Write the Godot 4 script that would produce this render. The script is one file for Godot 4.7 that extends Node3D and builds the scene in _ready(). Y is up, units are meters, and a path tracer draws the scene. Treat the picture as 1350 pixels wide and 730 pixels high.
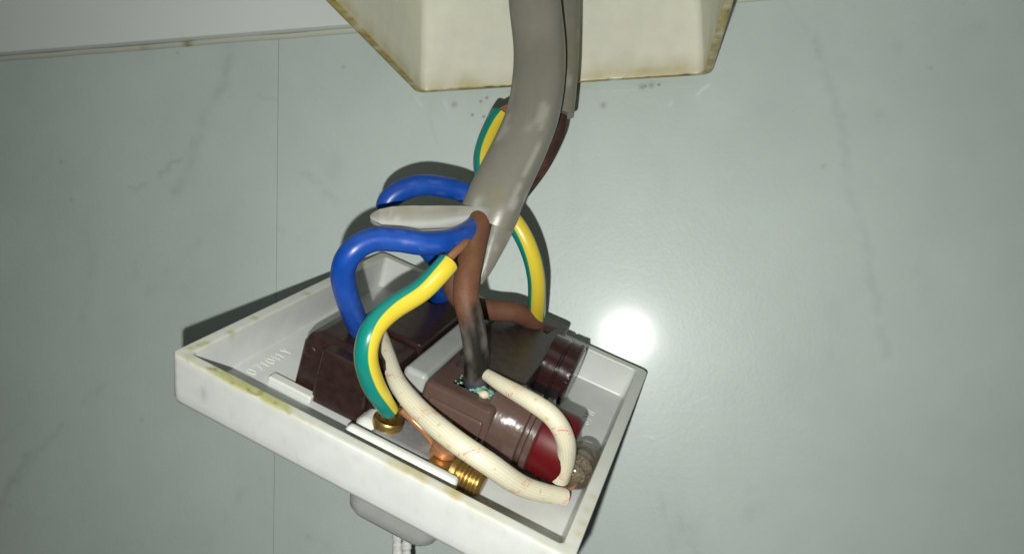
extends Node3D
# A ceiling pull-cord switch that hangs open from its cables in front of a marbled wall panel, lit by a flash beside the lens.
# World: y up, the wall is the plane z = 0, the camera looks along -z. Lengths in the code are millimetres, turned to metres by V().

const MM := 0.001
var names := {}
var tray_basis := Basis(Vector3(0.9109, -0.4120, 0.0219), Vector3(0.3793, 0.8573, 0.3481), Vector3(-0.1622, -0.3087, 0.9372))
var tray_at := Vector3(-43.7, -10.5, 48.3) * MM
var n1 := FastNoiseLite.new()
var n2 := FastNoiseLite.new()
var M := {}


func V(x, y, z) -> Vector3:
	return Vector3(x, y, z) * MM


# ---------------------------------------------------------------- shapes
class Shape:
	var p := PackedVector3Array()
	var uv := PackedVector2Array()
	var col := PackedColorArray()

	func tri(a: Vector3, b: Vector3, c: Vector3, ua := Vector2.ZERO, ub := Vector2.ZERO, uc := Vector2.ZERO, ca := Color.WHITE, cb := Color.WHITE, cc := Color.WHITE):
		if a.is_equal_approx(b) and b.is_equal_approx(c):
			return
		p.append_array([a, b, c])
		uv.append_array([ua, ub, uc])
		col.append_array([ca, cb, cc])

	func flip():
		for i in range(0, p.size(), 3):
			var t = p[i + 1]; p[i + 1] = p[i + 2]; p[i + 2] = t
			var u = uv[i + 1]; uv[i + 1] = uv[i + 2]; uv[i + 2] = u
			var c = col[i + 1]; col[i + 1] = col[i + 2]; col[i + 2] = c

	func outward():
		if p.is_empty():
			return
		var mid := Vector3.ZERO
		for v in p: mid += v
		mid /= p.size()
		var vol := 0.0
		for i in range(0, p.size(), 3):
			vol += (p[i] - mid).dot((p[i + 1] - mid).cross(p[i + 2] - mid))
		if vol < 0: flip()

	func add(o: Shape, t := Transform3D.IDENTITY):
		for i in o.p.size():
			p.append(t * o.p[i])
		uv.append_array(o.uv)
		col.append_array(o.col)

	func move(t: Transform3D) -> Shape:
		for i in p.size(): p[i] = t * p[i]
		return self

	# rings of equal length joined by quads; cap = a fan that closes an end
	func loft(rings: Array, cap0 := true, cap1 := true, colors: Array = [], vs: Array = []):
		var n: int = rings[0].size()
		for k in rings.size() - 1:
			var v0 = vs[k] if vs else float(k)
			var v1 = vs[k + 1] if vs else float(k + 1)
			for j in n:
				var i: int = (j + 1) % n
				var u0 := float(j) / n
				var u1 := float(j + 1) / n
				var a = rings[k][j]; var b = rings[k][i]; var c = rings[k + 1][i]; var d = rings[k + 1][j]
				var ca = Color.WHITE; var cb = ca; var cc = ca; var cd = ca
				if colors:
					ca = colors[k][j]; cb = colors[k][i]; cc = colors[k + 1][i]; cd = colors[k + 1][j]
				tri(a, b, c, Vector2(u0, v0), Vector2(u1, v0), Vector2(u1, v1), ca, cb, cc)
				tri(a, c, d, Vector2(u0, v0), Vector2(u1, v1), Vector2(u0, v1), ca, cc, cd)
		for e in 2:
			if (e == 0 and not cap0) or (e == 1 and not cap1):
				continue
			var r = rings[0] if e == 0 else rings[-1]
			var v = (vs[0] if e == 0 else vs[-1]) if vs else 0.0
			var c := Vector3.ZERO
			for q in r: c += q
			c /= n
			for j in n:
				var i: int = (j + 1) % n
				var ca = Color.WHITE; var cb = ca
				if colors:
					ca = colors[0 if e == 0 else -1][j]; cb = colors[0 if e == 0 else -1][i]
				var uj := Vector2(float(j) / n, v)
				if e == 0: tri(r[i], r[j], c, uj, uj, uj, cb, ca, ca.lerp(cb, 0.5))
				else: tri(r[j], r[i], c, uj, uj, uj, ca, cb, ca.lerp(cb, 0.5))

	func commit(angle := 42.0, tangents := false) -> ArrayMesh:
		var limit := cos(deg_to_rad(angle))
		var n := p.size() / 3
		var fn := PackedVector3Array()
		var fa := PackedVector3Array()
		fn.resize(n); fa.resize(n)
		var at := {}
		for t in n:
			var c := (p[t * 3 + 1] - p[t * 3]).cross(p[t * 3 + 2] - p[t * 3])
			fa[t] = c * 1e6
			fn[t] = (c * 1e6).normalized()
			for k in 3:
				var key := Vector3i((p[t * 3 + k] * 200000.0).round())
				if not at.has(key): at[key] = PackedInt32Array()
				at[key].append(t)
		var no := PackedVector3Array()
		no.resize(p.size())
		for t in n:
			for k in 3:
				var s := Vector3.ZERO
				for o in at[Vector3i((p[t * 3 + k] * 200000.0).round())]:
					if fn[o].dot(fn[t]) > limit: s += fa[o]
				no[t * 3 + k] = s.normalized() if s.length() > 0 else Vector3.UP
		var idx := PackedInt32Array()
		for t in n: idx.append_array([t * 3, t * 3 + 2, t * 3 + 1])
		var a := []
		a.resize(Mesh.ARRAY_MAX)
		a[Mesh.ARRAY_VERTEX] = p
		a[Mesh.ARRAY_NORMAL] = no
		a[Mesh.ARRAY_TEX_UV] = uv
		a[Mesh.ARRAY_COLOR] = col
		a[Mesh.ARRAY_INDEX] = idx
		var m := ArrayMesh.new()
		m.add_surface_from_arrays(Mesh.PRIMITIVE_TRIANGLES, a)
		return m


# a box from lo to hi (mm) with edges rounded by r (mm)
func round_box(lo: Vector3, hi: Vector3, r := 0.4, n := 3) -> Shape:
	var s := Shape.new()
	var h := (hi - lo) / 2
	var mid := (hi + lo) / 2
	var ks := []
	for k in n + 1: ks.append(tan(PI / 4 * (1.0 - float(k) / n)))
	for axis in 3:
		for side in [-1, 1]:
			var b: int = (axis + 1) % 3
			var c: int = (axis + 2) % 3
			var us := []; var ws := []
			for k in ks: us.append(-(h[b] - r) - r * k); ws.append(-(h[c] - r) - r * k)
			for i in range(ks.size() - 1, -1, -1): us.append(h[b] - r + r * ks[i]); ws.append(h[c] - r + r * ks[i])
			var at := func(u, w):
				var q := Vector3.ZERO
				q[axis] = side * h[axis]; q[b] = u; q[c] = w
				var inner := q.clamp(-(h - Vector3.ONE * r), h - Vector3.ONE * r)
				return (inner + (q - inner).normalized() * r + mid) * MM
			for i in us.size() - 1:
				for j in ws.size() - 1:
					var pa = at.call(us[i], ws[j]); var pb = at.call(us[i + 1], ws[j]); var pc = at.call(us[i + 1], ws[j + 1]); var pd = at.call(us[i], ws[j + 1])
					if side < 0: var t = pb; pb = pd; pd = t
					s.tri(pa, pb, pc); s.tri(pa, pc, pd)
	return s


# a rounded rectangle in the xz plane (mm), as a ring
func ring_rect(cx: float, cz: float, hx: float, hz: float, r: float, y: float, step := 99.0, arc := 5) -> PackedVector3Array:
	var out := PackedVector3Array()
	var corners := [Vector2(1, 1), Vector2(-1, 1), Vector2(-1, -1), Vector2(1, -1)]
	for k in 4:
		var c: Vector2 = corners[k]
		var o := Vector2(cx + c.x * (hx - r), cz + c.y * (hz - r))
		var last := Vector2.ZERO
		for i in arc + 1:
			var a := PI / 2 * (k + float(i) / arc)
			last = o + Vector2(cos(a), sin(a)) * r
			out.append(V(last.x, y, last.y))
		var d: Vector2 = corners[(k + 1) % 4]
		var a2 := PI / 2 * (k + 1)
		var nxt := Vector2(cx + d.x * (hx - r), cz + d.y * (hz - r)) + Vector2(cos(a2), sin(a2)) * r
		var m := int((nxt - last).length() / step)
		if step < 0: m = int(-step)
		for i in range(1, m): out.append(V(lerpf(last.x, nxt.x, float(i) / m), y, lerpf(last.y, nxt.y, float(i) / m)))
	return out


func ring_circle(c: Vector3, u: Vector3, w: Vector3, r: float, n := 24) -> PackedVector3Array:
	var out := PackedVector3Array()
	for i in n:
		var a := TAU * i / n
		out.append((c + (u * cos(a) + w * sin(a)) * r) * MM)
	return out


# profile = [radius, height] pairs (mm) turned round an axis through c
func lathe(profile: Array, c: Vector3, axis: Vector3, n := 28, cap0 := true, cap1 := true) -> Shape:
	var s := Shape.new()
	var u := axis.cross(Vector3(0.31, 0.7, 0.22)).normalized()
	var w := axis.cross(u)
	var rings := []
	for q in profile: rings.append(ring_circle(c + axis * q[1], u, w, maxf(q[0], 0.001), n))
	s.loft(rings, cap0, cap1)
	s.outward()
	return s


func smooth_path(pts: Array, per := 10) -> PackedVector3Array:
	var out := PackedVector3Array()
	for i in pts.size() - 1:
		var a: Vector3 = pts[maxi(i - 1, 0)]; var b: Vector3 = pts[i]; var c: Vector3 = pts[i + 1]; var d: Vector3 = pts[mini(i + 2, pts.size() - 1)]
		for k in per: out.append(b.cubic_interpolate(c, a, d, float(k) / per))
	out.append(pts[-1])
	return out


# a tube along pts (metres); section half-axes ra, rb (mm); end0/end1: "flat", "round", "hollow"; face = the direction that half-axis ra lies across
func tube(pts: Array, ra: float, rb := -1.0, o := {}) -> Shape:
	if rb < 0: rb = ra
	var path := smooth_path(pts, o.get("per", 10))
	var n: int = o.get("n", 20)
	var m := path.size()
	var tang := PackedVector3Array()
	for i in m:
		tang.append((path[mini(i + 1, m - 1)] - path[maxi(i - 1, 0)]).normalized())
	var side: Vector3 = o.get("side", Vector3(1, 0.13, 0.2))
	side = (side - tang[0] * side.dot(tang[0])).normalized()
	var rings := []; var vs := []; var colors := []
	var len := 0.0
	var sq: float = o.get("square", 1.0)
	var paint = o.get("paint")
	var spin0: float = o.get("spin", 0.0); var twist: float = o.get("twist", 0.0)
	var wob: float = o.get("wobble", 0.0)
	var fit = o.get("scale")
	var ring := func(c: Vector3, s: Vector3, t: Vector3, k: float, f: float) -> PackedVector3Array:
		var w := t.cross(s)
		var r := PackedVector3Array()
		var a0 := spin0 + twist * f
		for j in n:
			var a := TAU * j / n
			var x := signf(cos(a)) * pow(absf(cos(a)), sq) * ra * k
			var y := signf(sin(a)) * pow(absf(sin(a)), sq) * rb * k
			var q: Vector2 = Vector2(x, y).rotated(a0)
			r.append(c + (s * q.x + w * q.y) * MM)
		return r
	for i in m:
		if i > 0:
			len += path[i].distance_to(path[i - 1])
			side = (side - tang[i] * side.dot(tang[i])).normalized()
		var f := float(i) / (m - 1)
		var k := 1.0
		if fit: k = fit.call(f)
		if wob: k += wob * n1.get_noise_3d(path[i].x * 9e4, path[i].y * 9e4, path[i].z * 9e4)
		for e in 2:
			if i != (0 if e == 0 else m - 1): continue
			var kind: String = o.get("end%d" % e, "flat")
			var extra := []
			var dir := tang[i] * (-1.0 if e == 0 else 1.0)
			if kind == "round":
				for q in 4:
					var a := PI / 2 * (q + 0.25) / 4.25
					extra.append([path[i] + dir * cos(a) * rb * MM * 0.8, sin(a)])
			elif kind == "hollow":
				extra = [[path[i] - dir * 0.003, 0.55], [path[i] - dir * 0.0001, 0.66], [path[i] + dir * 0.00012, 0.78], [path[i], 0.94]]
			if e == 1: extra.reverse()
			var mine: Array = []
			for q in extra: mine.append(ring.call(q[0], side, tang[i], k * q[1], f))
			if e == 0:
				for q in mine.size(): rings.append(mine[q]); vs.append(0.0); colors.append(f)
				rings.append(ring.call(path[i], side, tang[i], k, f)); vs.append(0.0); colors.append(f)
			else:
				rings.append(ring.call(path[i], side, tang[i], k, f)); vs.append(len * 1000.0); colors.append(f)
				for q in mine.size(): rings.append(mine[q]); vs.append(len * 1000.0); colors.append(f)
		if i > 0 and i < m - 1:
			rings.append(ring.call(path[i], side, tang[i], k, f)); vs.append(len * 1000.0); colors.append(f)
	var cols := []
	if paint:
		for k in rings.size():
			var c := []
			for j in n: c.append(paint.call(rings[k][j], colors[k], float(j) / n))
			cols.append(c)
	var s := Shape.new()
	s.loft(rings, true, true, cols, vs)
	s.outward()
	return s


# ---------------------------------------------------------------- objects
func numbered(base: String, parent: Node) -> String:
	var key := str(parent.get_instance_id()) + base
	names[key] = names.get(key, -1) + 1
	return base if names[key] == 0 else "%s_%03d" % [base, names[key]]


func put(called: String, s: Shape, m: Material, parent: Node3D, angle := 42.0) -> MeshInstance3D:
	var o := MeshInstance3D.new()
	o.name = numbered(called, parent)
	o.mesh = s.commit(angle)
	o.material_override = m
	parent.add_child(o, true)
	return o


func thing(called: String, label: String, category: String, at: Vector3, basis_ := Basis.IDENTITY) -> Node3D:
	var o := Node3D.new()
	o.name = numbered(called, self)
	add_child(o, true)
	o.transform = Transform3D(basis_, at)
	o.set_meta("label", label)
	o.set_meta("category", category)
	return o


func lin(r: float, g: float, b: float) -> Color:
	return Color(r, g, b).linear_to_srgb()


func material(c: Color, rough := 0.4, spec := 0.5, metal := 0.0) -> StandardMaterial3D:
	var m := StandardMaterial3D.new()
	m.albedo_color = c
	m.roughness = rough
	m.metallic_specular = spec
	m.metallic = metal
	return m


func painted(rough := 0.4, spec := 0.5) -> StandardMaterial3D:
	var m := material(Color.WHITE, rough, spec)
	m.vertex_color_use_as_albedo = true
	return m


func grain(m: StandardMaterial3D, t: Texture2D, per_metre: float, bump: Texture2D = null, depth := 0.0):
	if t: m.albedo_texture = t
	m.uv1_triplanar = true
	m.uv1_scale = Vector3.ONE * per_metre
	if bump:
		m.heightmap_enabled = true
		m.heightmap_texture = bump
		m.heightmap_scale = depth


func noise_image(size: int, seed_: int, freq: float, fractal: int, f: Callable) -> ImageTexture:
	var n := FastNoiseLite.new()
	n.seed = seed_; n.frequency = freq; n.fractal_octaves = fractal; n.noise_type = FastNoiseLite.TYPE_SIMPLEX_SMOOTH
	var src := n.get_seamless_image(size, size)
	var rng := RandomNumberGenerator.new()
	rng.seed = seed_
	var im := Image.create(size, size, false, Image.FORMAT_RGB8)
	for y in size:
		for x in size: im.set_pixel(x, y, f.call(src.get_pixel(x, y).r, rng))
	return ImageTexture.create_from_image(im)


func make_materials():
	var mottled := noise_image(256, 3, 0.02, 4, func(v, rng): var g = 0.955 + 0.045 * v + rng.randf_range(-0.008, 0.008); return Color(g, g, g * 0.995))
	var scuffed := noise_image(256, 8, 0.03, 5, func(v, rng): var g = 0.9 + 0.1 * v + rng.randf_range(-0.015, 0.015); return Color(g, g, g))
	var dusty := noise_image(256, 5, 0.035, 4, func(v, rng):
		var g = 0.62 + 0.25 * v
		if rng.randf() < 0.006 * smoothstep(0.35, 0.75, v) * 4.0: g = 1.0
		return Color(g, g, g))
	var bumps := noise_image(256, 11, 0.06, 3, func(v, _r): return Color(v, v, v))
	var fine := noise_image(256, 13, 0.16, 2, func(v, _r): return Color(v, v, v))
	M.white = painted(0.34); grain(M.white, mottled, 22, bumps, 0.0008)
	M.box = painted(0.4); grain(M.box, mottled, 18, bumps, 0.001)
	M.white_plain = material(lin(0.66, 0.68, 0.64), 0.36); grain(M.white_plain, mottled, 30)
	M.housing = material(lin(0.47, 0.485, 0.47), 0.42); grain(M.housing, mottled, 30)
	M.emboss = material(lin(0.66, 0.68, 0.66), 0.3)
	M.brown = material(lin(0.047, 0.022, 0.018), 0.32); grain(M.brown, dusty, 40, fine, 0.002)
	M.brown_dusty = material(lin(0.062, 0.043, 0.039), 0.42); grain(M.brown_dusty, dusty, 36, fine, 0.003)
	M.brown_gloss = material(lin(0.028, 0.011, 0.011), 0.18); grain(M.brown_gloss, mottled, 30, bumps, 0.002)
	M.brown_pale = material(lin(0.098, 0.060, 0.050), 0.22); grain(M.brown_pale, mottled, 36, bumps, 0.004)  # paler brown plastic of the front right pole, its own colour
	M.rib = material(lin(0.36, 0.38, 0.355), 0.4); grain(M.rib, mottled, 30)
	M.sheath = painted(0.36); grain(M.sheath, mottled, 45, bumps, 0.0015)
	M.blue = painted(0.36); grain(M.blue, mottled, 50, bumps, 0.001)
	M.core_brown = painted(0.58, 0.35); grain(M.core_brown, scuffed, 60, bumps, 0.006)
	M.copper = material(lin(0.52, 0.245, 0.125), 0.4, 0.5, 0.5); grain(M.copper, scuffed, 80)
	M.brass = material(lin(0.50, 0.33, 0.11), 0.36, 0.5, 0.9); grain(M.brass, scuffed, 60, bumps, 0.004)
	M.steel = material(lin(0.36, 0.38, 0.39), 0.5, 0.5, 0.5); grain(M.steel, scuffed, 50, bumps, 0.006)
	M.red = material(lin(0.10, 0.001, 0.003), 0.45, 0.35); grain(M.red, mottled, 40)
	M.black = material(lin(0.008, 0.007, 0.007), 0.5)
	M.verdigris = material(lin(0.20, 0.46, 0.36), 0.6); grain(M.verdigris, scuffed, 90, fine, 0.02)
	M.neon = material(Color(0.85, 0.82, 0.76, 0.04), 0.05); M.neon.refraction_enabled = true; M.neon.refraction_scale = 0.05
	M.neon_inside = material(lin(0.42, 0.36, 0.27), 0.35, 0.5, 0.3); grain(M.neon_inside, scuffed, 120, bumps, 0.03)
	M.cord = material(lin(0.86, 0.87, 0.84), 0.6); grain(M.cord, scuffed, 160, fine, 0.02)
	# earth sleeve: a green band on yellow, round the tube
	var im := Image.create(128, 4, false, Image.FORMAT_RGB8)
	for x in 128:
		var u := x / 128.0
		var h := fposmod(u, 0.5)
		var g := smoothstep(0.0, 0.015, h) * (1.0 - smoothstep(0.225, 0.24, h))
		for y in 4: im.set_pixel(x, y, lin(0.64, 0.50, 0.04).lerp(lin(0.004, 0.20, 0.165), g))
	M.earth = material(Color.WHITE, 0.3)
	M.earth.albedo_texture = ImageTexture.create_from_image(im)
	# woven glass sleeving: cream with fine lengthwise threads and broken red tracers wound round it
	im = Image.create(256, 512, false, Image.FORMAT_RGB8)
	var hm := Image.create(256, 512, false, Image.FORMAT_RGB8)
	for y in 512:
		for x in 256:
			var u := x / 256.0; var v := y / 512.0
			var weave := 0.5 + 0.25 * sin(TAU * (u * 40 + v * 60)) + 0.25 * sin(TAU * (u * 40 - v * 60))
			var c := lin(0.72, 0.68, 0.51) * (0.90 + 0.08 * weave + 0.03 * sin(TAU * u * 22))
			var d := absf(fposmod(v * 2.0 + 0.16 * sin(TAU * u) - 0.5, 1.0) - 0.5) * 14.0
			var red := ((1.0 - smoothstep(0.06, 0.34, d)) + 0.8 * (1.0 - smoothstep(0.06, 0.3, absf(d - 0.8)))) * 0.5 * smoothstep(-0.15, 0.30, n2.get_noise_2d(x * 3.0, y * 3.0 + 400))
			c = c.lerp(lin(0.62, 0.10, 0.08), red)
			c = c.lerp(lin(0.50, 0.36, 0.14), 0.12 * smoothstep(0.1, 0.5, n1.get_noise_2d(x * 0.6, y * 0.6)) + 0.55 * smoothstep(0.52, 0.6, n1.get_noise_2d(x * 1.1, y * 1.1 + 900)))
			im.set_pixel(x, y, c); hm.set_pixel(x, y, Color(weave, weave, weave))
	M.sleeve = material(Color.WHITE, 0.38)
	M.sleeve.albedo_texture = ImageTexture.create_from_image(im)
	M.sleeve.heightmap_enabled = true; M.sleeve.heightmap_texture = ImageTexture.create_from_image(hm); M.sleeve.heightmap_scale = 0.004
	M.sleeve.uv1_scale = Vector3(1, 1.0 / 24.0, 1)


# ---------------------------------------------------------------- wall print
const WX0 := -260.0
const WY0 := -130.0
const WW := 520.0
const WH := 260.0

func marble() -> ImageTexture:
	var w := 1560; var h := 780
	var k := w / WW
	var dark := PackedFloat32Array(); dark.resize(w * h)
	var spot := PackedFloat32Array(); spot.resize(w * h)
	var pale := PackedFloat32Array(); pale.resize(w * h)
	var veins := [
		[[Vector2(-131.4,90.5), Vector2(-132.6,80.4), Vector2(-135.8,73.4), Vector2(-140.6,67.4), Vector2(-142.1,61.1), Vector2(-143.4,54.1), Vector2(-146.3,47.9), Vector2(-150.9,41.8)], 1.6, 0.20], [[Vector2(-142.2,62.9), Vector2(-147.2,54.3), Vector2(-153.0,50.7), Vector2(-160.4,44.9), Vector2(-168.0,44.7)], 0.7, 0.22],
		[[Vector2(-131.7,74.2), Vector2(-123.6,73.2), Vector2(-114.8,71.9)], 0.5, 0.10], [[Vector2(-174.3,-20.9), Vector2(-186.3,-28.7), Vector2(-193.2,-37.6), Vector2(-198.3,-42.2), Vector2(-207.5,-54.8)], 0.9, 0.17], [[Vector2(-202.0,-43.3), Vector2(-205.4,-47.7), Vector2(-209.8,-54.9), Vector2(-214.3,-61.1)], 1.4, 0.22], [[Vector2(-213.3,-39.8), Vector2(-209.3,-36.2), Vector2(-204.1,-32.8)], 0.8, 0.10],
		[[Vector2(-167.0,-18.6), Vector2(-174.3,-20.9)], 0.4, 0.08], [[Vector2(-102.7,-66.2), Vector2(-100.1,-67.7), Vector2(-96.4,-69.6)], 1.2, 0.18], [[Vector2(-118.1,-50.2), Vector2(-124.5,-54.2), Vector2(-131.0,-62.0), Vector2(-137.4,-70.5)], 1.6, 0.12], [[Vector2(-106.2,48.0), Vector2(-102.3,45.6), Vector2(-97.1,41.2), Vector2(-94.5,37.3)], 1.1, 0.16], [[Vector2(-93.3,50.8), Vector2(-96.4,43.6), Vector2(-97.6,38.3)], 1.8, 0.08],
		[[Vector2(-113.3,29.6), Vector2(-110.4,26.6), Vector2(-106.0,25.7)], 0.7, 0.10], [[Vector2(-141.8,25.4), Vector2(-143.9,22.5), Vector2(-147.2,21.6)], 1.4, 0.10], [[Vector2(43.1,91.1), Vector2(45.8,85.9), Vector2(49.4,81.9)], 0.6, 0.10], [[Vector2(50.8,79.3), Vector2(52.7,73.0), Vector2(54.1,65.9), Vector2(55.0,62.5), Vector2(57.2,56.3), Vector2(58.0,50.4), Vector2(58.1,45.2), Vector2(57.9,33.1)], 1.1, 0.13],
		[[Vector2(55.3,72.8), Vector2(58.5,72.6), Vector2(61.3,69.1)], 1.2, 0.08], [[Vector2(57.7,39.2), Vector2(58.3,34.2), Vector2(62.0,25.7), Vector2(62.6,18.5), Vector2(63.9,9.6), Vector2(65.7,1.1), Vector2(67.3,-11.4)], 1.2, 0.12], [[Vector2(1.6,-34.4), Vector2(3.9,-47.9), Vector2(7.3,-59.5), Vector2(9.0,-69.4)], 0.8, 0.13],
		[[Vector2(10.3,-56.6), Vector2(11.7,-60.4), Vector2(14.9,-67.0)], 1.1, 0.16], [[Vector2(10.9,-59.8), Vector2(17.6,-58.1), Vector2(27.6,-55.2), Vector2(32.1,-53.3)], 2.2, 0.12], [[Vector2(29.2,-49.6), Vector2(32.3,-48.5), Vector2(35.9,-47.7)], 1.4, 0.10], [[Vector2(-19.2,60.1), Vector2(-18.3,42.8), Vector2(-20.1,22.3)], 1.6, 0.06], [[Vector2(-64.1,66.7), Vector2(-62.7,60.1), Vector2(-60.2,53.8)], 0.5, 0.10],
		[[Vector2(-184.6,31.7), Vector2(-180.2,21.3), Vector2(-182.7,6.1)], 2.2, 0.06], [[Vector2(-165.1,18.5), Vector2(-169.1,9.7), Vector2(-171.7,0.9)], 2.4, 0.07], [[Vector2(-152.0,15.7), Vector2(-147.0,10.6), Vector2(-140.9,7.6)], 1.4, 0.06], [[Vector2(80.1,23.9), Vector2(76.9,14.6), Vector2(77.8,3.1)], 2.0, 0.05], [[Vector2(51.2,11.9), Vector2(53.8,-0.9), Vector2(51.9,-11.4)], 2.0, 0.05],
	]
	for vn in veins:
		var pts: Array = vn[0]
		for i in pts.size() - 1:
			var a: Vector2 = pts[i]; var b: Vector2 = pts[i + 1]
			var steps := int(a.distance_to(b) * 3) + 1
			for s in steps:
				var q := a.lerp(b, float(s) / steps)
				q += Vector2(n1.get_noise_2d(q.x * 22, q.y * 22), n1.get_noise_2d(q.y * 22 + 90, q.x * 22)) * 1.7
				var r: float = vn[1] * 1.35 * (0.65 + 0.7 * absf(n2.get_noise_2d(q.x * 14, q.y * 14)))
				var g: float = vn[2] * 1.0 * clampf(0.55 + 1.3 * n2.get_noise_2d(q.x * 9 + 50, q.y * 9), 0.0, 1.0)
				stamp(dark, w, h, k, q, r, g)
	for m in [[[Vector2(-181.2,16.0), Vector2(-183.7,2.0), Vector2(-164.2,15.7), Vector2(-159.3,10.1), Vector2(-196.6,108.6), Vector2(72.9,75.5), Vector2(67.2,56.2), Vector2(93.8,79.3)], 2.0, 0.10], [[Vector2(-193.7,54.6), Vector2(-189.2,41.4), Vector2(-150.4,89.5), Vector2(-160.9,-31.9), Vector2(-209.6,-61.1), Vector2(-102.6,-66.9), Vector2(81.1,68.6), Vector2(51.5,75.7), Vector2(50.8,78.4), Vector2(52.1,42.4), Vector2(-91.7,80.6)], 0.7, 0.25]]:
		for q in m[0]: stamp(dark, w, h, k, q, m[1], m[2])
	for m in [[[Vector2(-55.3,66.4), Vector2(-9.4,63.5), Vector2(2.1,68.3), Vector2(4.8,68.6)], 0.9, 0.42], [[Vector2(-46.9,66.9), Vector2(-46.0,62.1), Vector2(-49.6,62.8), Vector2(-45.0,67.9), Vector2(7.0,68.7), Vector2(3.0,68.5)], 0.42, 0.75]]:
		for q in m[0]: stamp(spot, w, h, k, q, m[1], m[2])
	for seg in [[[Vector2(18.0,65.0), Vector2(19.3,66.3), Vector2(21.3,67.7)], 0.5, 0.5], [[Vector2(9.9,62.1), Vector2(10.8,63.4)], 0.5, 0.35], [[Vector2(0.9,-33.9), Vector2(3.7,-34.5)], 0.3, 0.4], [[Vector2(13.1,-25.3), Vector2(15.4,-24.0), Vector2(19.2,-22.4)], 0.25, 0.35], [[Vector2(-7.7,15.5), Vector2(2.0,13.5)], 0.25, 0.4], [[Vector2(-67.6,69.3), Vector2(-65.6,66.3)], 0.5, 0.3], [[Vector2(-58.5,67.8), Vector2(-57.3,64.6)], 0.6, 0.25]]:
		var pts: Array = seg[0]
		for i in pts.size() - 1:
			for s in 12: stamp(pale, w, h, k, pts[i].lerp(pts[i + 1], s / 12.0), seg[1], seg[2])
	var im := Image.create(w, h, false, Image.FORMAT_RGB8)
	var base := Color(0.585, 0.668, 0.63)
	for y in h:
		for x in w:
			var i := y * w + x
			var mm := Vector2(WX0 + x / k, WY0 + WH - y / k)
			var t := 1.0 + 0.075 * n1.get_noise_2d(mm.x * 1.3, mm.y * 1.3) + 0.02 * n2.get_noise_2d(mm.x * 7, mm.y * 7)
			var c := base * t
			c = c.lerp(Color(0.20, 0.255, 0.235), minf(dark[i], 0.6))
			c = c.lerp(Color(0.17, 0.12, 0.05), minf(spot[i], 0.8))
			c = c.lerp(Color(0.84, 0.88, 0.88), minf(pale[i], 0.7))
			c.a = 1.0
			im.set_pixel(x, y, c.linear_to_srgb())
	return ImageTexture.create_from_image(im)


func stamp(a: PackedFloat32Array, w: int, h: int, k: float, q: Vector2, r: float, g: float):
	var c := Vector2((q.x - WX0) * k, (WY0 + WH - q.y) * k)
	var R := int(r * k * 2.2) + 1
	for y in range(maxi(0, int(c.y) - R), mini(h, int(c.y) + R + 1)):
		for x in range(maxi(0, int(c.x) - R), mini(w, int(c.x) + R + 1)):
			var d := Vector2(x, y).distance_to(c) / (r * k)
			var v := g * exp(-d * d)
			if v > a[y * w + x]: a[y * w + x] = v


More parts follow.
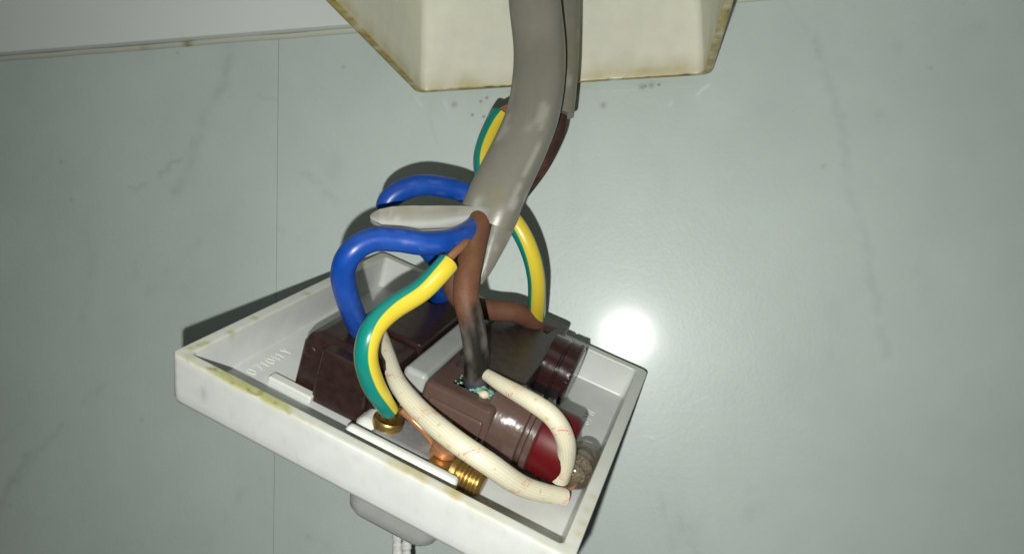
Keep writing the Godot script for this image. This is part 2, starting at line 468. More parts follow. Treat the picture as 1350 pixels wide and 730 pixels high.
func build_setting():
	var wall := Node3D.new()
	wall.name = "wall"; wall.set_meta("kind", "structure"); add_child(wall)
	wall.set_meta("label", "glossy grey-green marbled panels on the wall behind the switch")
	var mt := material(Color.WHITE, 0.45, 0.5)
	mt.clearcoat_enabled = true; mt.clearcoat = 0.5; mt.clearcoat_roughness = 0.13
	mt.albedo_texture = marble()
	var fine := Image.create(1040, 520, false, Image.FORMAT_RGB8)
	var rng := RandomNumberGenerator.new()
	rng.seed = 77
	var rows := []
	for y in 520: rows.append(rng.randf())
	for y in 520:
		for x in 1040:
			var g: float = 0.86 * rng.randf() + 0.14 * rows[y]
			fine.set_pixel(x, y, Color(g, g, g))
	var rough := ImageTexture.create_from_image(fine)
	mt.normal_enabled = false
	mt.heightmap_enabled = true
	mt.heightmap_texture = rough
	mt.heightmap_scale = 0.0042
	var joint := -114.0
	for q in [[joint - 500, joint - 250], [joint - 250, joint], [joint, joint + 250], [joint + 250, joint + 500]]:
		var s := Shape.new()
		# a tongue-and-groove board: flat face, eased long edges that dip into the joint
		var prof := [[q[0] + 0.09, -0.95], [q[0] + 0.10, -0.06], [q[0] + 0.17, 0.0], [q[1] - 0.17, 0.0], [q[1] - 0.10, -0.06], [q[1] - 0.09, -0.95]]
		for i in prof.size() - 1:
			var a = prof[i]; var b = prof[i + 1]
			var uva := func(x, y): return Vector2((x - WX0) / WW, (WY0 + WH - y) / WH)
			var p0 := V(a[0], -600, a[1]); var p1 := V(b[0], -600, b[1]); var p2 := V(b[0], 115, b[1]); var p3 := V(a[0], 115, a[1])
			var us = [uva.call(a[0], -600.0), uva.call(b[0], -600.0), uva.call(b[0], 115.0), uva.call(a[0], 115.0)]
			s.tri(p0, p1, p2, us[0], us[1], us[2]); s.tri(p0, p2, p3, us[0], us[2], us[3])
		put("wall_panel", s, mt, wall)
	put("wall_core", round_box(Vector3(joint - 500, -600, -12), Vector3(joint + 500, 140, -1), 0.2, 1), M.white_plain, wall)
	var trim := Node3D.new()
	trim.name = "ceiling_trim"; trim.set_meta("kind", "structure"); add_child(trim)
	trim.set_meta("label", "white trim strip along the top of the wall with a yellowed sealant bead")
	var white := material(lin(0.80, 0.84, 0.815), 0.4); grain(white, null, 20)
	put("trim_strip", round_box(Vector3(joint - 500, 92.9, 0.02), Vector3(joint + 500, 112, 3.6), 0.5), white, trim)
	var pts := []
	for i in 120:
		var x := joint - 480 + i * 8.0
		pts.append(V(x, 92.0 + 0.28 * n1.get_noise_1d(x * 3.0), 0.3 + 0.2 * n2.get_noise_1d(x * 4.0)))
	var bead := tube(pts, 0.95, 0.8, {"per": 3, "n": 12, "paint": func(q, _f, _u):
		var c := Color(0.60, 0.62, 0.52)
		var st := 0.0
		for sx in [-146.0, -161.0]: st = maxf(st, exp(-pow((q.x * 1000 - sx) / 1.0, 2)))
		return c.lerp(Color(0.30, 0.22, 0.08), st * 0.8)})
	put("sealant_bead", bead, painted(0.45), trim)
	var top := Node3D.new()
	top.name = "ceiling"; top.set_meta("kind", "structure"); add_child(top)
	top.set_meta("label", "plain white ceiling above the switch box")
	put("ceiling_sheet", round_box(Vector3(joint - 500, 111.3, 0.1), Vector3(joint + 500, 125, 700), 0.3, 1), white, top)


# ---------------------------------------------------------------- box on the ceiling
func build_box():
	var at := V(-22, 111.2, 48.2)
	var box := thing("switch_box", "white square switch box with yellow stained rim, open downwards on the ceiling", "switch box", at)
	var s := Shape.new()
	var rings := []; var cols := []
	var H := 44.0
	var prof := [[0.0, 0.0, 3.0], [0.0, -20.0, 3.0], [0.0, -41.5, 3.0], [0.25, -42.0, 3.0], [0.6, -42.2, 2.8], [1.1, -42.2, 2.6], [1.7, -42.2, 2.4], [2.2, -42.1, 2.2], [2.4, -41.6, 2.2], [2.45, -40.5, 2.2], [2.5, -39.0, 2.2], [2.55, -36.0, 2.2], [2.6, -33.0, 2.2], [2.7, -29.0, 2.2], [2.8, -24.0, 2.2], [3.0, -15.0, 2.2], [3.3, -3.4, 2.2], [4.0, -2.4, 2.0]]
	for q in prof:
		var r := ring_rect(0, 0, H - q[0], H - q[0], q[2], q[1], -88, 6)
		var c := []
		for v in r: c.append(box_colour(v, q[0], q[1]))
		rings.append(r); cols.append(c)
	s.loft(rings, true, true, cols)
	s.outward()
	put("box_body", s, M.box, box, 50)
	for x in [-1, 1]:
		var lug := lathe([[3.4, -38.5], [3.4, -3.0]], Vector3(x * 30.15, 0, 37.0), Vector3(0, 1, 0), 20)
		put("fixing_lug", lug, M.white_plain, box)


func box_colour(v: Vector3, inset: float, y: float) -> Color:
	var q := v * 1000.0
	var c := Color(0.80, 0.80, 0.695)
	if inset < 0.2 and y > -41.6: c = Color(0.66, 0.67, 0.62)
	var n := n1.get_noise_3d(q.x * 9, y * 9, q.z * 9)
	var m := n2.get_noise_3d(q.x * 26, y * 26, q.z * 26)
	var rim := smoothstep(-37.0, -42.0, y) if inset > 2.3 else smoothstep(-40.5, -41.9, y)
	var back := clampf((-q.z - 38.0) / 4.0, 0, 1)     # the edge that is against the wall stains less
	c = c.lerp(Color(0.46, 0.37, 0.075), clampf(rim * (0.75 + 0.75 * n), 0, 0.95) * (0.6 if inset > 2.3 else 1.0))
	if inset > 0.5 and inset < 2.3 and y < -41.5:
		c = c.lerp(Color(0.33, 0.235, 0.035), clampf(0.5 + 1.3 * m + 0.7 * n, 0, 0.85))
		c = c.lerp(Color(0.10, 0.03, 0.01), clampf((m - 0.38) * 4.0, 0, 0.8))
	if inset > 2.3:
		c = c.lerp(Color(0.56, 0.50, 0.26), clampf(smoothstep(-28.0, -41.0, y) * (0.04 + 0.4 * n), 0, 0.3))
	return c


# ---------------------------------------------------------------- the switch
func tray_colour(v: Vector3, inset: float, y: float) -> Color:
	var q := v * 1000.0
	var c := Color(0.64, 0.66, 0.645)
	var n := n1.get_noise_2d(q.x * 14, q.z * 14)
	var m := n2.get_noise_2d(q.x * 40, q.z * 40)
	if inset < 1.0 and y < -0.3:
		var d := n2.get_noise_3d(q.x * 30, y * 30, q.z * 30)
		c = c.lerp(Color(0.40, 0.40, 0.36), clampf((d - 0.46) * 3.0, 0, 0.14))
		c = c.lerp(Color(0.55, 0.53, 0.42), clampf(smoothstep(-3.0, -0.5, y) * (0.1 + 0.6 * n), 0, 0.2))
		var e: Vector3 = V(-34.2,-7.0,39.7) * 1000.0
		if q.z > 40: c = c.lerp(Color(0.25, 0.25, 0.23), 0.5 * exp(-pow((q.x - e.x) / 0.6, 2) - pow((y + 5.5) / 1.3, 2)))
	if inset > 0.05 and inset < 3.5 and y > -2.5:
		var rim := smoothstep(-2.0, 0.0, y)
		c = c.lerp(Color(0.66, 0.65, 0.52), 0.35 * rim)
		if q.z > 39:
			var a := exp(-pow((q.x + 25.0) / 9.0, 2)) * 1.7
			var b := exp(-pow((q.x - 13.0) / 7.0, 2)) * 0.75 + exp(-pow((q.x - 20.0) / 2.5, 2)) * 0.7
			c = c.lerp(Color(0.42, 0.43, 0.13), clampf(rim * a * (0.55 + 1.1 * n + 0.4 * m), 0, 0.85))
			c = c.lerp(Color(0.46, 0.37, 0.09), clampf(rim * b * (0.5 + 1.1 * n + 0.4 * m), 0, 0.85))
			c = c.lerp(Color(0.52, 0.48, 0.26), clampf(rim * (0.05 + 0.7 * n), 0, 0.22))
			c = c.lerp(Color(0.17, 0.16, 0.04), clampf(rim * a * (m - 0.25) * 3.0, 0, 0.6))
		for d in [V(-41.6,0.0,39.0), V(-41.3,0.0,36.9), V(-41.0,0.0,35.2), V(-40.6,0.0,28.2), V(-41.3,0.0,19.4), V(-40.9,-0.0,-0.5)]:
			var e: Vector3 = d * 1000.0
			var g := exp(-(pow(q.x - e.x, 2) + pow(q.z - e.z, 2)) / 0.55)
			c = c.lerp(Color(0.34, 0.33, 0.05), g * rim * 0.8)
		for d in [V(42.0,-0.0,23.2), V(41.8,-0.0,27.9), V(41.9,-0.0,35.7), V(42.0,0.0,32.3)]:
			var e: Vector3 = d * 1000.0
			var g := exp(-(pow(q.x - e.x, 2) + pow(q.z - e.z, 2)) / 0.8)
			c = c.lerp(Color(0.55, 0.42, 0.13), g * rim * 0.5)
	return c


# a block whose top has a round terminal hole; lo, hi in mm
func holed_block(lo: Vector3, hi: Vector3, hole: Vector2, hr: float, edge := 0.7, depth := 5.0, draft := 0.0) -> Shape:
	var s := Shape.new()
	var c := (lo + hi) / 2; var h := (hi - lo) / 2
	var flat := func(hx, hz, r, y): return ring_rect(c.x, c.z, hx, hz, r, y, 99.0, 5)
	var rings := []
	rings.append(flat.call(h.x + draft, h.z + draft, 1.2, lo.y))
	rings.append(flat.call(h.x, h.z, 1.2, hi.y - edge))
	rings.append(flat.call(h.x - edge * 0.3, h.z - edge * 0.3, 1.1, hi.y - edge * 0.3))
	rings.append(flat.call(h.x - edge, h.z - edge, 0.9, hi.y))
	rings.append(flat.call(h.x - edge - 0.25, h.z - edge - 0.25, 0.8, hi.y))
	var last: PackedVector3Array = rings[-1]
	var at := Vector3(hole.x, hi.y, hole.y) * MM
	for q in [[hr + 0.5, 0.0], [hr, -0.4], [hr, -depth]]:
		var r := PackedVector3Array()
		for v in last:
			var d := v - at; d.y = 0
			r.append(at + d.normalized() * q[0] * MM + Vector3(0, q[1] * MM, 0))
		rings.append(r)
	s.loft(rings)
	s.outward()
	return s


const HOLE2 := Vector2(15.7, -23.0)

func build_switch():
	var sw := thing("pull_switch", "open white pull switch with brown terminal blocks hanging upside down from grey cable", "switch", tray_at, tray_basis)
	# --- tray
	var rings := []; var cols := []
	for q in [[3.2, -11.6, 2.0], [2.2, -11.5, 2.2], [1.3, -10.9, 2.2], [0.9, -10.0, 2.2], [0.75, -8.2, 2.1], [0.6, -6.6, 2.0], [0.45, -5.0, 2.0], [0.3, -3.4, 1.9], [0.17, -1.8, 1.9], [0.05, -0.5, 1.8], [0.2, -0.12, 1.7], [0.5, 0.0, 1.6], [1.0, 0.0, 1.5], [1.5, 0.0, 1.4], [2.0, 0.0, 1.3], [2.5, 0.0, 1.2], [2.8, -0.15, 1.2], [2.95, -0.5, 1.2], [3.0, -2.4, 1.2], [3.3, -8.4, 1.2], [3.8, -9.0, 1.0]]:
		var r := ring_rect(0, 0, 43 - q[0], 43 - q[0], q[2], q[1], -106, 6)
		var c := []
		for v in r: c.append(tray_colour(v, q[0], q[1]))
		rings.append(r); cols.append(c)
	var s := Shape.new()
	s.loft(rings, true, true, cols); s.outward()
	var tray := put("face_plate", s, M.white, sw, 40)
	# cord housing under the plate
	s = Shape.new()
	s.loft([ring_rect(0.8, 2, 14, 14, 4, -11.4), ring_rect(0.8, 2, 12.8, 12.8, 4, -14), ring_rect(0.8, 2, 12.2, 12.2, 4.5, -38), ring_rect(0.8, 2, 11.8, 11.8, 4.5, -40.4), ring_rect(0.8, 2, 11.0, 11.0, 4.2, -41.6), ring_rect(0.8, 2, 9.6, 9.6, 3.5, -42)]); s.outward()
	put("string_housing", s, M.housing, sw)
	# ribs and text on the tray floor
	put("rib", round_box(Vector3(-7.6, -9.1, 31.6), Vector3(17.4, -3.4, 34.2), 1.1), M.white_plain, sw)
	put("rib", round_box(Vector3(-31, -9.1, 23.6), Vector3(-20, -7.2, 26.2), 0.5), M.white_plain, sw)
	for t in [["0 71041 Y", -35.6, 26.0, 2.5, PI / 2], ["6 2 W", 33.5, -17.0, 1.8, PI * 0.5]]:
		var tm := TextMesh.new()
		var f := SystemFont.new(); f.font_names = ["Droid Sans"]
		tm.font = f; tm.text = t[0]; tm.font_size = 32; tm.pixel_size = t[3] * MM / 24.0; tm.depth = 0.24 * MM
		tm.horizontal_alignment = HORIZONTAL_ALIGNMENT_LEFT
		tm.vertical_alignment = VERTICAL_ALIGNMENT_CENTER
		var o := MeshInstance3D.new()
		o.name = numbered("raised_lettering", sw); o.mesh = tm; o.material_override = M.emboss
		sw.add_child(o, true)
		o.transform = Transform3D(Basis(Vector3.UP, t[4]) * Basis(Vector3.RIGHT, -PI / 2), V(t[1], -8.98, t[2]))
	# --- dark pole block on the left
	put("terminal_block", holed_block(Vector3(-26.8, -9, 7.6), Vector3(-5.6, 5, 22.6), Vector2(-16.6, 14.2), 3.6, 2.6, 6), M.brown, sw)
	put("terminal_block", holed_block(Vector3(-22.2, -9, -26.5), Vector3(-5.65, 5.0, 7.5), Vector2(-14.4, -19.0), 4.2, 0.4, 6), M.brown, sw)
	put("block_face", round_box(Vector3(-20.8, -9, 20), Vector3(-8.6, 4.3, 25.0), 0.8), M.brown, sw)
	for q in [[-24.6, 23.0], [-9.2, 25.3]]:
		put("rivet", lathe([[1.5, -0.6], [1.5, 0.05], [1.2, 0.3], [0.1, 0.42]], Vector3(q[0], 0.6, q[1] - 0.5), Vector3(0, 0, 1), 18), M.brown, sw)
	put("moulding_seam", round_box(Vector3(-20.4, -2.6, 24.8), Vector3(-9.0, -2.1, 25.25), 0.15, 1), M.brown, sw)
	# white centre rib between the poles
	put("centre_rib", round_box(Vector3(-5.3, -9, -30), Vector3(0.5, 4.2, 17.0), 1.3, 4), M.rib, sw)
	# --- front pole on the right: block, screw barrel, red lens
	put("terminal_block", holed_block(Vector3(1.0, -9, -1.5), Vector3(17.2, 5, 20.0), Vector2(9.3, 11.8), 4.9, 1.1, 6), M.brown_pale, sw)
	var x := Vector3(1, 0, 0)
	put("screw_barrel", lathe([[8.6, 15.0], [8.6, 19.6], [8.2, 20.2], [8.2, 23.6], [7.4, 24.0], [7.4, 24.8], [8.3, 25.2], [8.3, 26.4], [7.6, 26.9]], Vector3(0, -0.6, 10.5), x, 36), M.brown_pale, sw)
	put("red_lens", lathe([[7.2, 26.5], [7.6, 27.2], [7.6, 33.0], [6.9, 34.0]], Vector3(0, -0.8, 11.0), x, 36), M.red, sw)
	put("moulding_step", round_box(Vector3(3.0, -8.5, 19.2), Vector3(15.8, 2.2, 20.7), 0.6), M.brown_pale, sw)
	# --- rear pole on the right
	put("terminal_block", holed_block(Vector3(3.2, -9, -30.5), Vector3(19.4, 8, 9.2), HOLE2, 2.4, 0.4, 6), M.brown_dusty, sw)
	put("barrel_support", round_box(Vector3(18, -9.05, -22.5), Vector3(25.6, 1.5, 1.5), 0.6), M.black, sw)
	var barrel := put("screw_barrel", lathe([[7.8, 19.0], [7.8, 22.4], [7.5, 22.7], [7.5, 23.0], [7.8, 23.3], [7.8, 26.2], [7.0, 26.8]], Vector3(0, 3.2, -14.5), x, 40), M.brown_gloss, sw)
	s = Shape.new()
	for i in 40:
		var a := TAU * i / 40.0
		s.add(round_box(Vector3(-0.22, -0.14, -0.55), Vector3(0.22, 0.14, 0.55), 0.08, 1), Transform3D(Basis(Vector3(0, sin(a), cos(a)), Vector3(0, cos(a), -sin(a)), Vector3(1, 0, 0)), V(25.9, 3.2 + 7.75 * cos(a), -14.5 - 7.75 * sin(a))))
	var kn := put("knurling", s, M.brown_gloss, barrel); kn.set_meta("kind", "stuff")
	# --- earth terminal, brass screws, copper link
	put("earth_bracket", round_box(Vector3(-4.5, -9, 19.5), Vector3(10.0, -5.4, 29.5), 1.6, 4), M.steel, sw)
	put("terminal_boss", round_box(Vector3(-8.6, -9, 18.0), Vector3(-0.5, -5.0, 28.4), 2.4, 4), M.white_plain, sw)
	put("brass_terminal", lathe([[3.3, -6.0], [3.3, -4.2], [2.9, -3.7], [2.3, -3.9], [2.0, -4.7], [0.1, -4.9]], Vector3(-2.4, 0, 24.8), Vector3(0, 1, 0), 28), M.brass, sw)
	put("copper_screw", lathe([[2.9, -8.8], [2.9, -5.2], [2.6, -4.9], [2.6, -4.5], [2.9, -4.2], [2.9, -3.0], [2.3, -2.6]], Vector3(11.2, 0, 25.6), Vector3(0, 1, 0), 24), M.copper, sw)
	var ridges := [[2.9, 14.2], [3.1, 14.5], [3.1, 15.6], [2.7, 15.9]]
	for i in 6:
		var w := 2.75 + 0.1 * sin(i * 2.3)
		ridges.append([w - 0.22, 16.1 + i * 0.82]); ridges.append([w, 16.3 + i * 0.82]); ridges.append([w, 16.62 + i * 0.82]); ridges.append([w - 0.22, 16.8 + i * 0.82])
	ridges.append([1.9, 21.6])
	put("brass_screw", lathe(ridges, Vector3(0, -5.6, 28.4), x, 28), M.brass, sw, 30)
	put("brass_carrier", round_box(Vector3(9.6, -9, 26.6), Vector3(15.2, -4.6, 30.8), 0.7), M.brass, sw)
	put("copper_link", tube([V(-0.2,0.1,26.1), V(2.3,-1.5,25.1), V(5.0,-2.7,24.9), V(7.0,-4.4,24.1), V(8.6,-6.3,23.4)], 0.95, 0.7, {"n": 12}), M.copper, sw)
	# --- corrosion in the front hole
	s = Shape.new()
	var rng := RandomNumberGenerator.new()
	rng.seed = 31
	for i in 70:
		var a: float = (rng.randfn(0.55, 0.28) if i < 45 else rng.randf_range(-1.0, 3.4))
		var d := rng.randf_range(2.4, 4.7)
		var k: float = (rng.randf_range(0.5, 1.05) if i < 30 else rng.randf_range(0.2, 0.4))
		var g := lathe([[0.05, -1.0], [0.75, -0.6], [1.0, 0.0], [0.7, 0.6], [0.02, 0.9]], Vector3.ZERO, Vector3(0, 1, 0), 7)
		s.add(g, Transform3D(Basis(Vector3(rng.randf(), rng.randf(), rng.randf()).normalized(), rng.randf() * 3.0).scaled(Vector3(k, k * 0.75, k)), V(rng.randfn(12.3, 0.9), rng.randf_range(4.6, 5.2), rng.randfn(13.6, 0.75)) if i < 30 else V(9.3 + d * cos(a), 4.6 + rng.randf_range(-0.2, 0.25), 11.8 + d * sin(a))))
	put("verdigris", s, M.verdigris, sw).set_meta("kind", "stuff")
	put("pale_bead", lathe([[0.1, -0.9], [1.0, -0.6], [1.25, 0.1], [0.8, 0.7], [0.1, 0.9]], Vector3(12.9, 5.3, 15.2), Vector3(0, 1, 0), 16), M.sleeve, sw)
	# --- neon lamp and its two sleeved leads
	var neon := put("neon_lamp", lathe([[0.1, -1.2], [2.4, -0.8], [3.7, 0.8], [4.0, 3.0], [3.4, 5.2], [3.5, 6.6], [3.8, 8.4], [3.0, 10.6], [1.6, 11.8], [0.8, 12.6], [0.1, 13.0]], Vector3(36.3, -4.6, 13.4), Vector3(0.06, 0.05, -1).normalized(), 24), M.neon, sw)
	put("electrodes", lathe([[1.0, 0.0], [2.3, 1.0], [1.7, 2.2], [2.6, 3.6], [1.8, 5.0], [2.5, 6.4], [1.4, 8.0], [0.5, 9.5]], Vector3(36.3, -4.6, 13.4), Vector3(0.06, 0.05, -1).normalized(), 16), M.neon_inside, neon)
	put("lamp_lead", tube([V(35.0,-5.8,16.3), V(36.8,-6.0,16.0), V(37.7,-5.5,14.5), V(38.1,-5.2,12.1)], 0.35, -1, {"n": 8}), M.copper, neon)
	put("sleeved_lead", tube([V(10.3,8.0,11.9), V(12.3,8.7,13.4), V(16.2,9.4,15.5), V(23.1,10.3,18.1), V(28.4,9.3,18.4), V(32.2,5.8,17.9), V(33.9,0.4,16.3), V(34.2,-5.1,15.1)], 2.0, -1, {"end0": "round", "end1": "hollow", "n": 24, "side": Vector3(0, 1, 0.2), "scale": func(f): return 0.66 + 0.34 * smoothstep(0.05, 0.55, f) + 0.05 * smoothstep(0.88, 1.0, f)}), M.sleeve, sw)
	put("sleeved_lead", tube([V(-19.8,3.7,4.9), V(-15.4,4.7,10.1), V(-9.6,4.3,16.6), V(-3.7,3.1,22.4), V(4.0,2.2,26.5), V(12.7,2.3,30.1), V(21.2,0.7,29.9), V(28.7,-3.5,25.6), V(36.7,-5.9,19.3)], 2.15, -1, {"end0": "round", "end1": "hollow", "n": 24, "side": Vector3(0, 1, 0.2), "scale": func(f): return 0.80 + 0.24 * smoothstep(0.2, 0.6, f) - 0.2 * smoothstep(0.8, 1.0, f)}), M.sleeve, sw)


# ---------------------------------------------------------------- cables
func local(pts: Array, at: Vector3) -> Array:
	var out := []
	for q in pts: out.append(q - at)
	return out


func sheath_paint(q: Vector3, f: float, u: float) -> Color:
	var n := n1.get_noise_3d(q.x * 9000, q.y * 4000, q.z * 9000)
	var m := n2.get_noise_2d(u * 1100.0, f * 330.0)
	var c := Color(0.20, 0.194, 0.162) * (1.0 + 0.05 * n)
	c = c.lerp(Color(0.46, 0.47, 0.42), clampf((m - 0.30) * 4.0, 0, 0.42) * (0.3 + 0.7 * smoothstep(0.35, 0.75, f)))
	c = c.lerp(Color(0.20, 0.17, 0.08), clampf((n - 0.34) * 2.5, 0, 0.3))
	c.a = 1
	return c


func blue_paint(q: Vector3, f: float, u: float) -> Color:
	var n := n1.get_noise_3d(q.x * 14000, q.y * 14000, q.z * 14000)
	var m := n2.get_noise_2d(u * 900.0, f * 700.0)
	var c := Color(0.008, 0.062, 0.345) * (1.0 + 0.25 * n)
	c = c.lerp(Color(0.10, 0.17, 0.42), clampf((m - 0.42) * 4.0, 0, 0.35))
	c = c.lerp(Color(0.05, 0.09, 0.28), clampf(n * 0.5, 0, 0.15))
	c.a = 1
	return c


func build_front_cable():
	var at := V(-20, 111, 42)
	var cb := thing("power_cable", "thick grey cable in front, with blue and scorched brown cores and a yellow-green earth", "cable", at)
	var white_face := Vector3(1, 0.05, 0.12)
	var pts := [V(-25.5,111.5,47.9), V(-23.9,92.1,48.6), V(-23.0,75.4,48.5), V(-22.1,64.6,47.7), V(-22.2,55.9,49.2), V(-23.4,47.3,51.0), V(-26.0,39.5,53.0), V(-29.1,32.2,55.2), V(-31.7,25.7,57.3), V(-33.4,21.6,57.3)]
	pts.push_front(V(-25, 112, 42))
	put("sheath", tube(local(pts, at), 6.2, 4.1, {"square": 0.8, "n": 28, "side": white_face, "paint": sheath_paint, "scale": func(f): return 1.0 + 0.05 * smoothstep(0.5, 1.0, f)}), M.sheath, cb)
	# the split half of the sheath that runs on behind the cores to a point
	put("sheath_tail", strip(local([V(-29.8,28.4,54.1), V(-30.9,23.1,55.0), V(-32.2,17.8,55.9), V(-33.6,12.1,56.8), V(-34.8,7.7,57.8)], at), [10.0, 9.0, 7.0, 4.2, 1.0], Vector3(1, 0.35, -0.15), 1.3, 2.2, sheath_paint), M.sheath, cb)
	# the flap of sheath peeled back to the left, its pale inside turned to the room
	put("sheath_flap", strip(local([V(-31.5,23.1,60.1), V(-35.3,22.5,62.8), V(-40.2,21.3,67.7), V(-45.2,20.8,71.5), V(-49.2,20.6,74.2), V(-51.7,20.6,75.3), V(-53.4,20.6,76.0)], at), [2.4, 5.0, 7.0, 7.4, 6.6, 5.0, 1.2], Vector3(-0.05, 0.72, -0.66), 1.0, 3.4, func(q, f, u):
		var c := sheath_paint(q, f, u)
		if u > 0.51: return c
		return (c * 1.25).lerp(Color(0.46, 0.48, 0.465), 0.95 * smoothstep(0.40, 0.33, u))), M.sheath, cb)
	put("blue_core", tube(local([V(-33.8,24.0,55.5), V(-35.3,19.2,62.6), V(-38.2,16.3,69.1), V(-42.6,15.3,73.8), V(-47.7,15.9,76.8), V(-52.0,15.6,79.5), V(-55.5,13.0,81.0), V(-57.9,9.2,79.2), V(-58.7,4.4,74.9), V(-59.6,-0.5,67.7), V(-60.8,-4.3,59.6), V(-61.9,-6.5,54.6)], at), 2.45, -1, {"n": 24, "paint": blue_paint}), M.blue, cb)
	put("brown_core", tube(local([V(-34.0,25.5,54.6), V(-34.1,20.8,60.5), V(-34.6,15.4,64.3), V(-35.3,9.2,67.1), V(-35.5,4.7,67.9), V(-34.6,0.3,67.5), V(-34.0,-4.5,66.1), V(-34.2,-9.4,63.8), V(-34.7,-12.6,61.7), V(-35.4,-14.2,58.7)], at), 2.72, -1, {"n": 24, "paint": func(q, f, u):
		var c := Color(0.165, 0.075, 0.040)
		var n := n1.get_noise_3d(q.x * 30000, q.y * 12000, q.z * 30000)
		var m := n2.get_noise_2d(u * 330.0, f * 420.0)
		var burnt := smoothstep(0.46, 0.60, f + 0.10 * n + 0.05 * sin(TAU * u + 2.0))
		c = c * (1.0 + 0.2 * n)
		c = c.lerp(Color(0.014, 0.012, 0.011).lerp(Color(0.13, 0.118, 0.10), clampf(-0.12 + 1.5 * m + 0.5 * n + 0.36 * cos(TAU * (u - SCORCH)), 0, 1)), burnt)
		c = c.lerp(Color(0.075, 0.075, 0.10), smoothstep(0.84, 0.9, f))
		c.a = 1
		return c}), M.core_brown, cb)
	put("earth_wire", strand(local([V(-34.4,23.5,52.5), V(-35.3,18.6,60.5), V(-35.4,15.5,69.5), V(-36.6,13.1,73.7), V(-38.1,10.6,75.8)], at), 0.85), M.copper, cb)
	put("earth_sleeve", tube(local([V(-37.3,11.0,75.7), V(-38.3,9.5,76.8), V(-42.0,5.6,78.2), V(-46.6,2.3,80.9), V(-49.2,-0.6,83.2), V(-50.6,-3.9,84.3), V(-51.4,-7.8,83.2), V(-51.4,-12.4,79.8), V(-50.7,-15.9,76.5), V(-50.3,-18.5,73.2)], at), 2.3, -1, {"end0": "hollow", "end1": "hollow", "n": 28, "side": Vector3(0, 0, 1), "spin": SPIN1, "twist": TWIST1, "scale": func(f): return 1.0 - 0.18 * smoothstep(0.75, 1.0, f)}), M.earth, cb)
	put("earth_wire", strand(local([V(-50.6,-17.5,74.3), V(-50.5,-19.3,72.2), V(-51.1,-21.1,69.1), V(-51.9,-22.8,66.1)], at), 1.3), M.brass, cb)


const SCORCH := 0.1
const SPIN1 := 0.25
const TWIST1 := -1.25
const SPIN2 := -0.3
const TWIST2 := 1.55

func build_rear_cable():
	var at := V(-12, 111, 32)
	var cb := thing("power_cable", "grey cable half hidden behind the thicker front cable, its cores looping round to the switch", "cable", at)
	var pts := [V(-18.2,120.3,32.9), V(-18.8,100.0,32.9), V(-19.0,81.9,32.9), V(-19.3,69.8,33.3), V(-19.7,61.7,33.9), V(-20.7,51.7,34.5)]
	pts.push_front(V(-13, 112, 33))
	put("sheath", tube(local(pts, at), 5.6, 3.6, {"square": 0.8, "n": 24, "side": Vector3(1, 0, 0.1), "paint": sheath_paint}), M.sheath, cb)
	put("brown_core", tube(local([V(-19.6,57.8,33.6), V(-19.7,50.1,33.2), V(-21.0,45.2,33.2), V(-24.6,37.7,35.4), V(-31.8,27.7,39.1), V(-39.5,18.2,41.9), V(-43.6,11.4,44.3), V(-43.6,6.6,45.0), V(-40.4,3.3,44.3), V(-35.4,2.0,41.3), V(-30.6,1.6,38.4), V(-27.6,0.2,33.7), V(-26.3,-1.9,29.3), V(-26.4,-4.4,24.1)], at), 2.6, -1, {"n": 20, "paint": func(q, _f, _u):
		var n := n1.get_noise_3d(q.x * 20000, q.y * 20000, q.z * 20000)
		var c := Color(0.15, 0.068, 0.042).lerp(Color(0.055, 0.028, 0.022), 1.0 - smoothstep(0.15, 0.5, _f + 0.2 * n)) * (1.0 + 0.2 * n)
		c.a = 1
		return c}), M.core_brown, cb)
	put("blue_core", tube(local([V(-21.3,56.2,32.8), V(-24.0,44.3,33.6), V(-31.0,33.8,39.3), V(-37.4,29.8,45.3), V(-43.3,30.9,49.4), V(-49.4,31.2,53.5), V(-54.3,29.1,56.3), V(-56.8,26.0,56.6), V(-55.4,22.7,54.1), V(-51.2,18.8,50.1), V(-48.0,13.9,44.2), V(-48.4,9.3,36.9), V(-51.5,5.6,30.1), V(-53.7,3.7,25.3)], at), 2.5, -1, {"n": 24, "paint": blue_paint}), M.blue, cb)
	put("earth_sleeve", tube(local([V(-33.1,50.7,40.7), V(-34.6,47.7,41.8), V(-36.2,42.5,43.8), V(-36.6,37.5,45.6), V(-35.2,31.6,47.0), V(-31.7,26.4,48.2), V(-27.5,21.2,48.2), V(-25.0,15.6,46.4), V(-24.1,9.8,42.8), V(-24.7,4.5,37.6), V(-25.9,-0.2,30.4)], at), 2.2, -1, {"end0": "hollow", "end1": "flat", "n": 28, "side": Vector3(0, 0, 1), "spin": SPIN2, "twist": TWIST2}), M.earth, cb)
	put("earth_wire", strand(local([V(-22.2,56.5,32.0), V(-26.1,54.4,34.6), V(-30.4,53.5,37.3), V(-32.7,51.8,39.6), V(-33.9,49.6,40.7)], at), 0.8), M.copper, cb)


# a twist of copper strands, as one wire
func strand(pts: Array, r: float) -> Shape:
	var s := tube(pts, r, -1, {"n": 10})
	return s


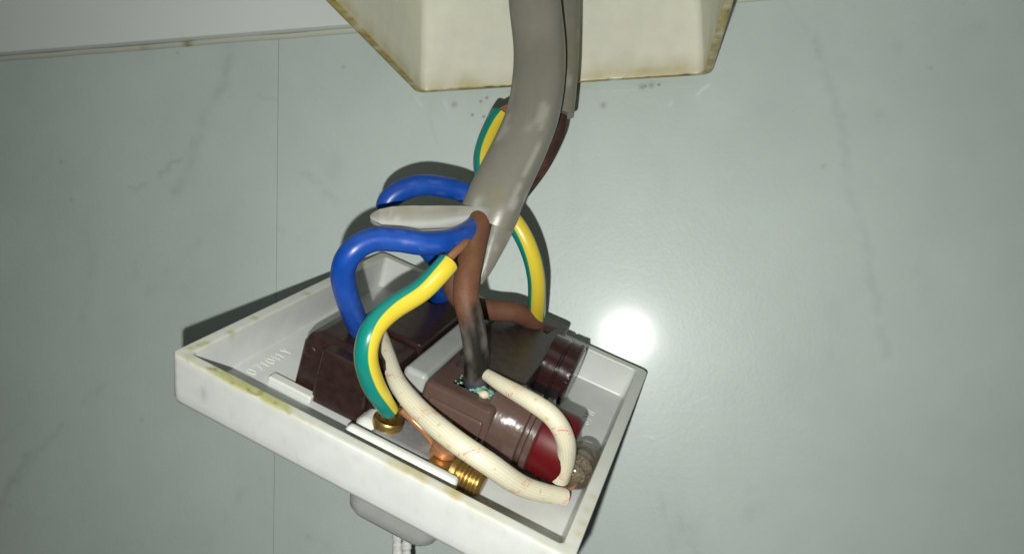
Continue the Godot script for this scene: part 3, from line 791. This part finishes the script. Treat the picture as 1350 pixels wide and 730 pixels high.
# a curved strip: width per point (mm), thickness, bow across its width
func strip(pts: Array, widths: Array, across: Vector3, thick: float, bow: float, paint: Callable) -> Shape:
	var path := smooth_path(pts, 8)
	var m := path.size()
	var rings := []; var cols := []
	for i in m:
		var f := float(i) / (m - 1)
		var g := f * (widths.size() - 1)
		var k := mini(int(g), widths.size() - 2)
		var w: float = lerpf(widths[k], widths[k + 1], g - k)
		var t := (path[mini(i + 1, m - 1)] - path[maxi(i - 1, 0)]).normalized()
		var a := (across - t * across.dot(t)).normalized()
		var b := t.cross(a)
		var r := PackedVector3Array(); var c := []
		for j in 18:
			var u := j / 17.0
			var up := j < 9
			var x := lerpf(-1, 1, (j / 8.0) if up else (17 - j) / 8.0)
			var y := bow * (1.0 - x * x) * w / 8.0 + (thick / 2 if up else -thick / 2) * sqrt(1.0 - 0.75 * x * x)
			var q := path[i] + (a * x * w / 2 + b * y) * MM
			r.append(q); c.append(paint.call(q, f, (0.52 + j / 17.0) if up else 0.5 * (17 - j) / 8.0))
		rings.append(r); cols.append(c)
	var s := Shape.new()
	s.loft(rings, true, true, cols); s.outward()
	return s


func build_cord():
	var top := tray_at + tray_basis * V(2.4, -42.0, 7.0)
	var cord := thing("pull_string", "white twisted double pull string hanging below the switch in front of the wall", "pull string", top)
	for k in 2:
		var pts := []
		for i in 60:
			var y := 3.0 - i * 3.0
			var a := k * PI + i * 0.06
			pts.append(V(1.3 * cos(a), y, 1.3 * sin(a)))
		var s := tube(pts, 1.15, -1, {"per": 6, "n": 14, "wobble": 0.35})
		put("cord_strand", s, M.cord, cord)


func _ready():
	n1.seed = 4; n1.frequency = 0.01; n1.fractal_octaves = 4
	n2.seed = 9; n2.frequency = 0.01; n2.fractal_octaves = 3
	var cam := Camera3D.new()
	cam.name = "camera"
	cam.transform = Transform3D(Basis(Vector3(0.9852, -0.0081, -0.1711), Vector3(0.0177, 0.9984, 0.0543), Vector3(0.1704, -0.0565, 0.9838)).orthonormalized(), V(0, 0, 216.0))
	cam.fov = 41.63; cam.near = 0.005; cam.far = 20.0
	cam.current = true
	add_child(cam)
	var we := WorldEnvironment.new()
	we.name = "environment"
	var env := Environment.new()
	env.background_mode = Environment.BG_COLOR
	env.background_color = lin(0.012, 0.0125, 0.012)
	env.tonemap_mode = Environment.TONE_MAPPER_LINEAR
	env.tonemap_exposure = 1.0
	env.sdfgi_enabled = true; env.ssao_enabled = true; env.ssil_enabled = true
	we.environment = env
	add_child(we)
	# the phone's flash, just beside the lens
	var flash := AreaLight3D.new()
	flash.name = "flash"
	flash.area_size = Vector2(0.0018, 0.0018)
	flash.area_normalize_energy = true
	flash.light_color = Color(1.0, 1.0, 0.98)
	flash.light_energy = 0.0325
	flash.area_range = 3.0
	flash.shadow_enabled = true
	add_child(flash)
	flash.look_at_from_position(V(-7, -11, 216.0 - 4), V(-48, 6, 0))
	make_materials()
	build_setting()
	build_box()
	build_switch()
	build_rear_cable()
	build_front_cable()
	build_cord()
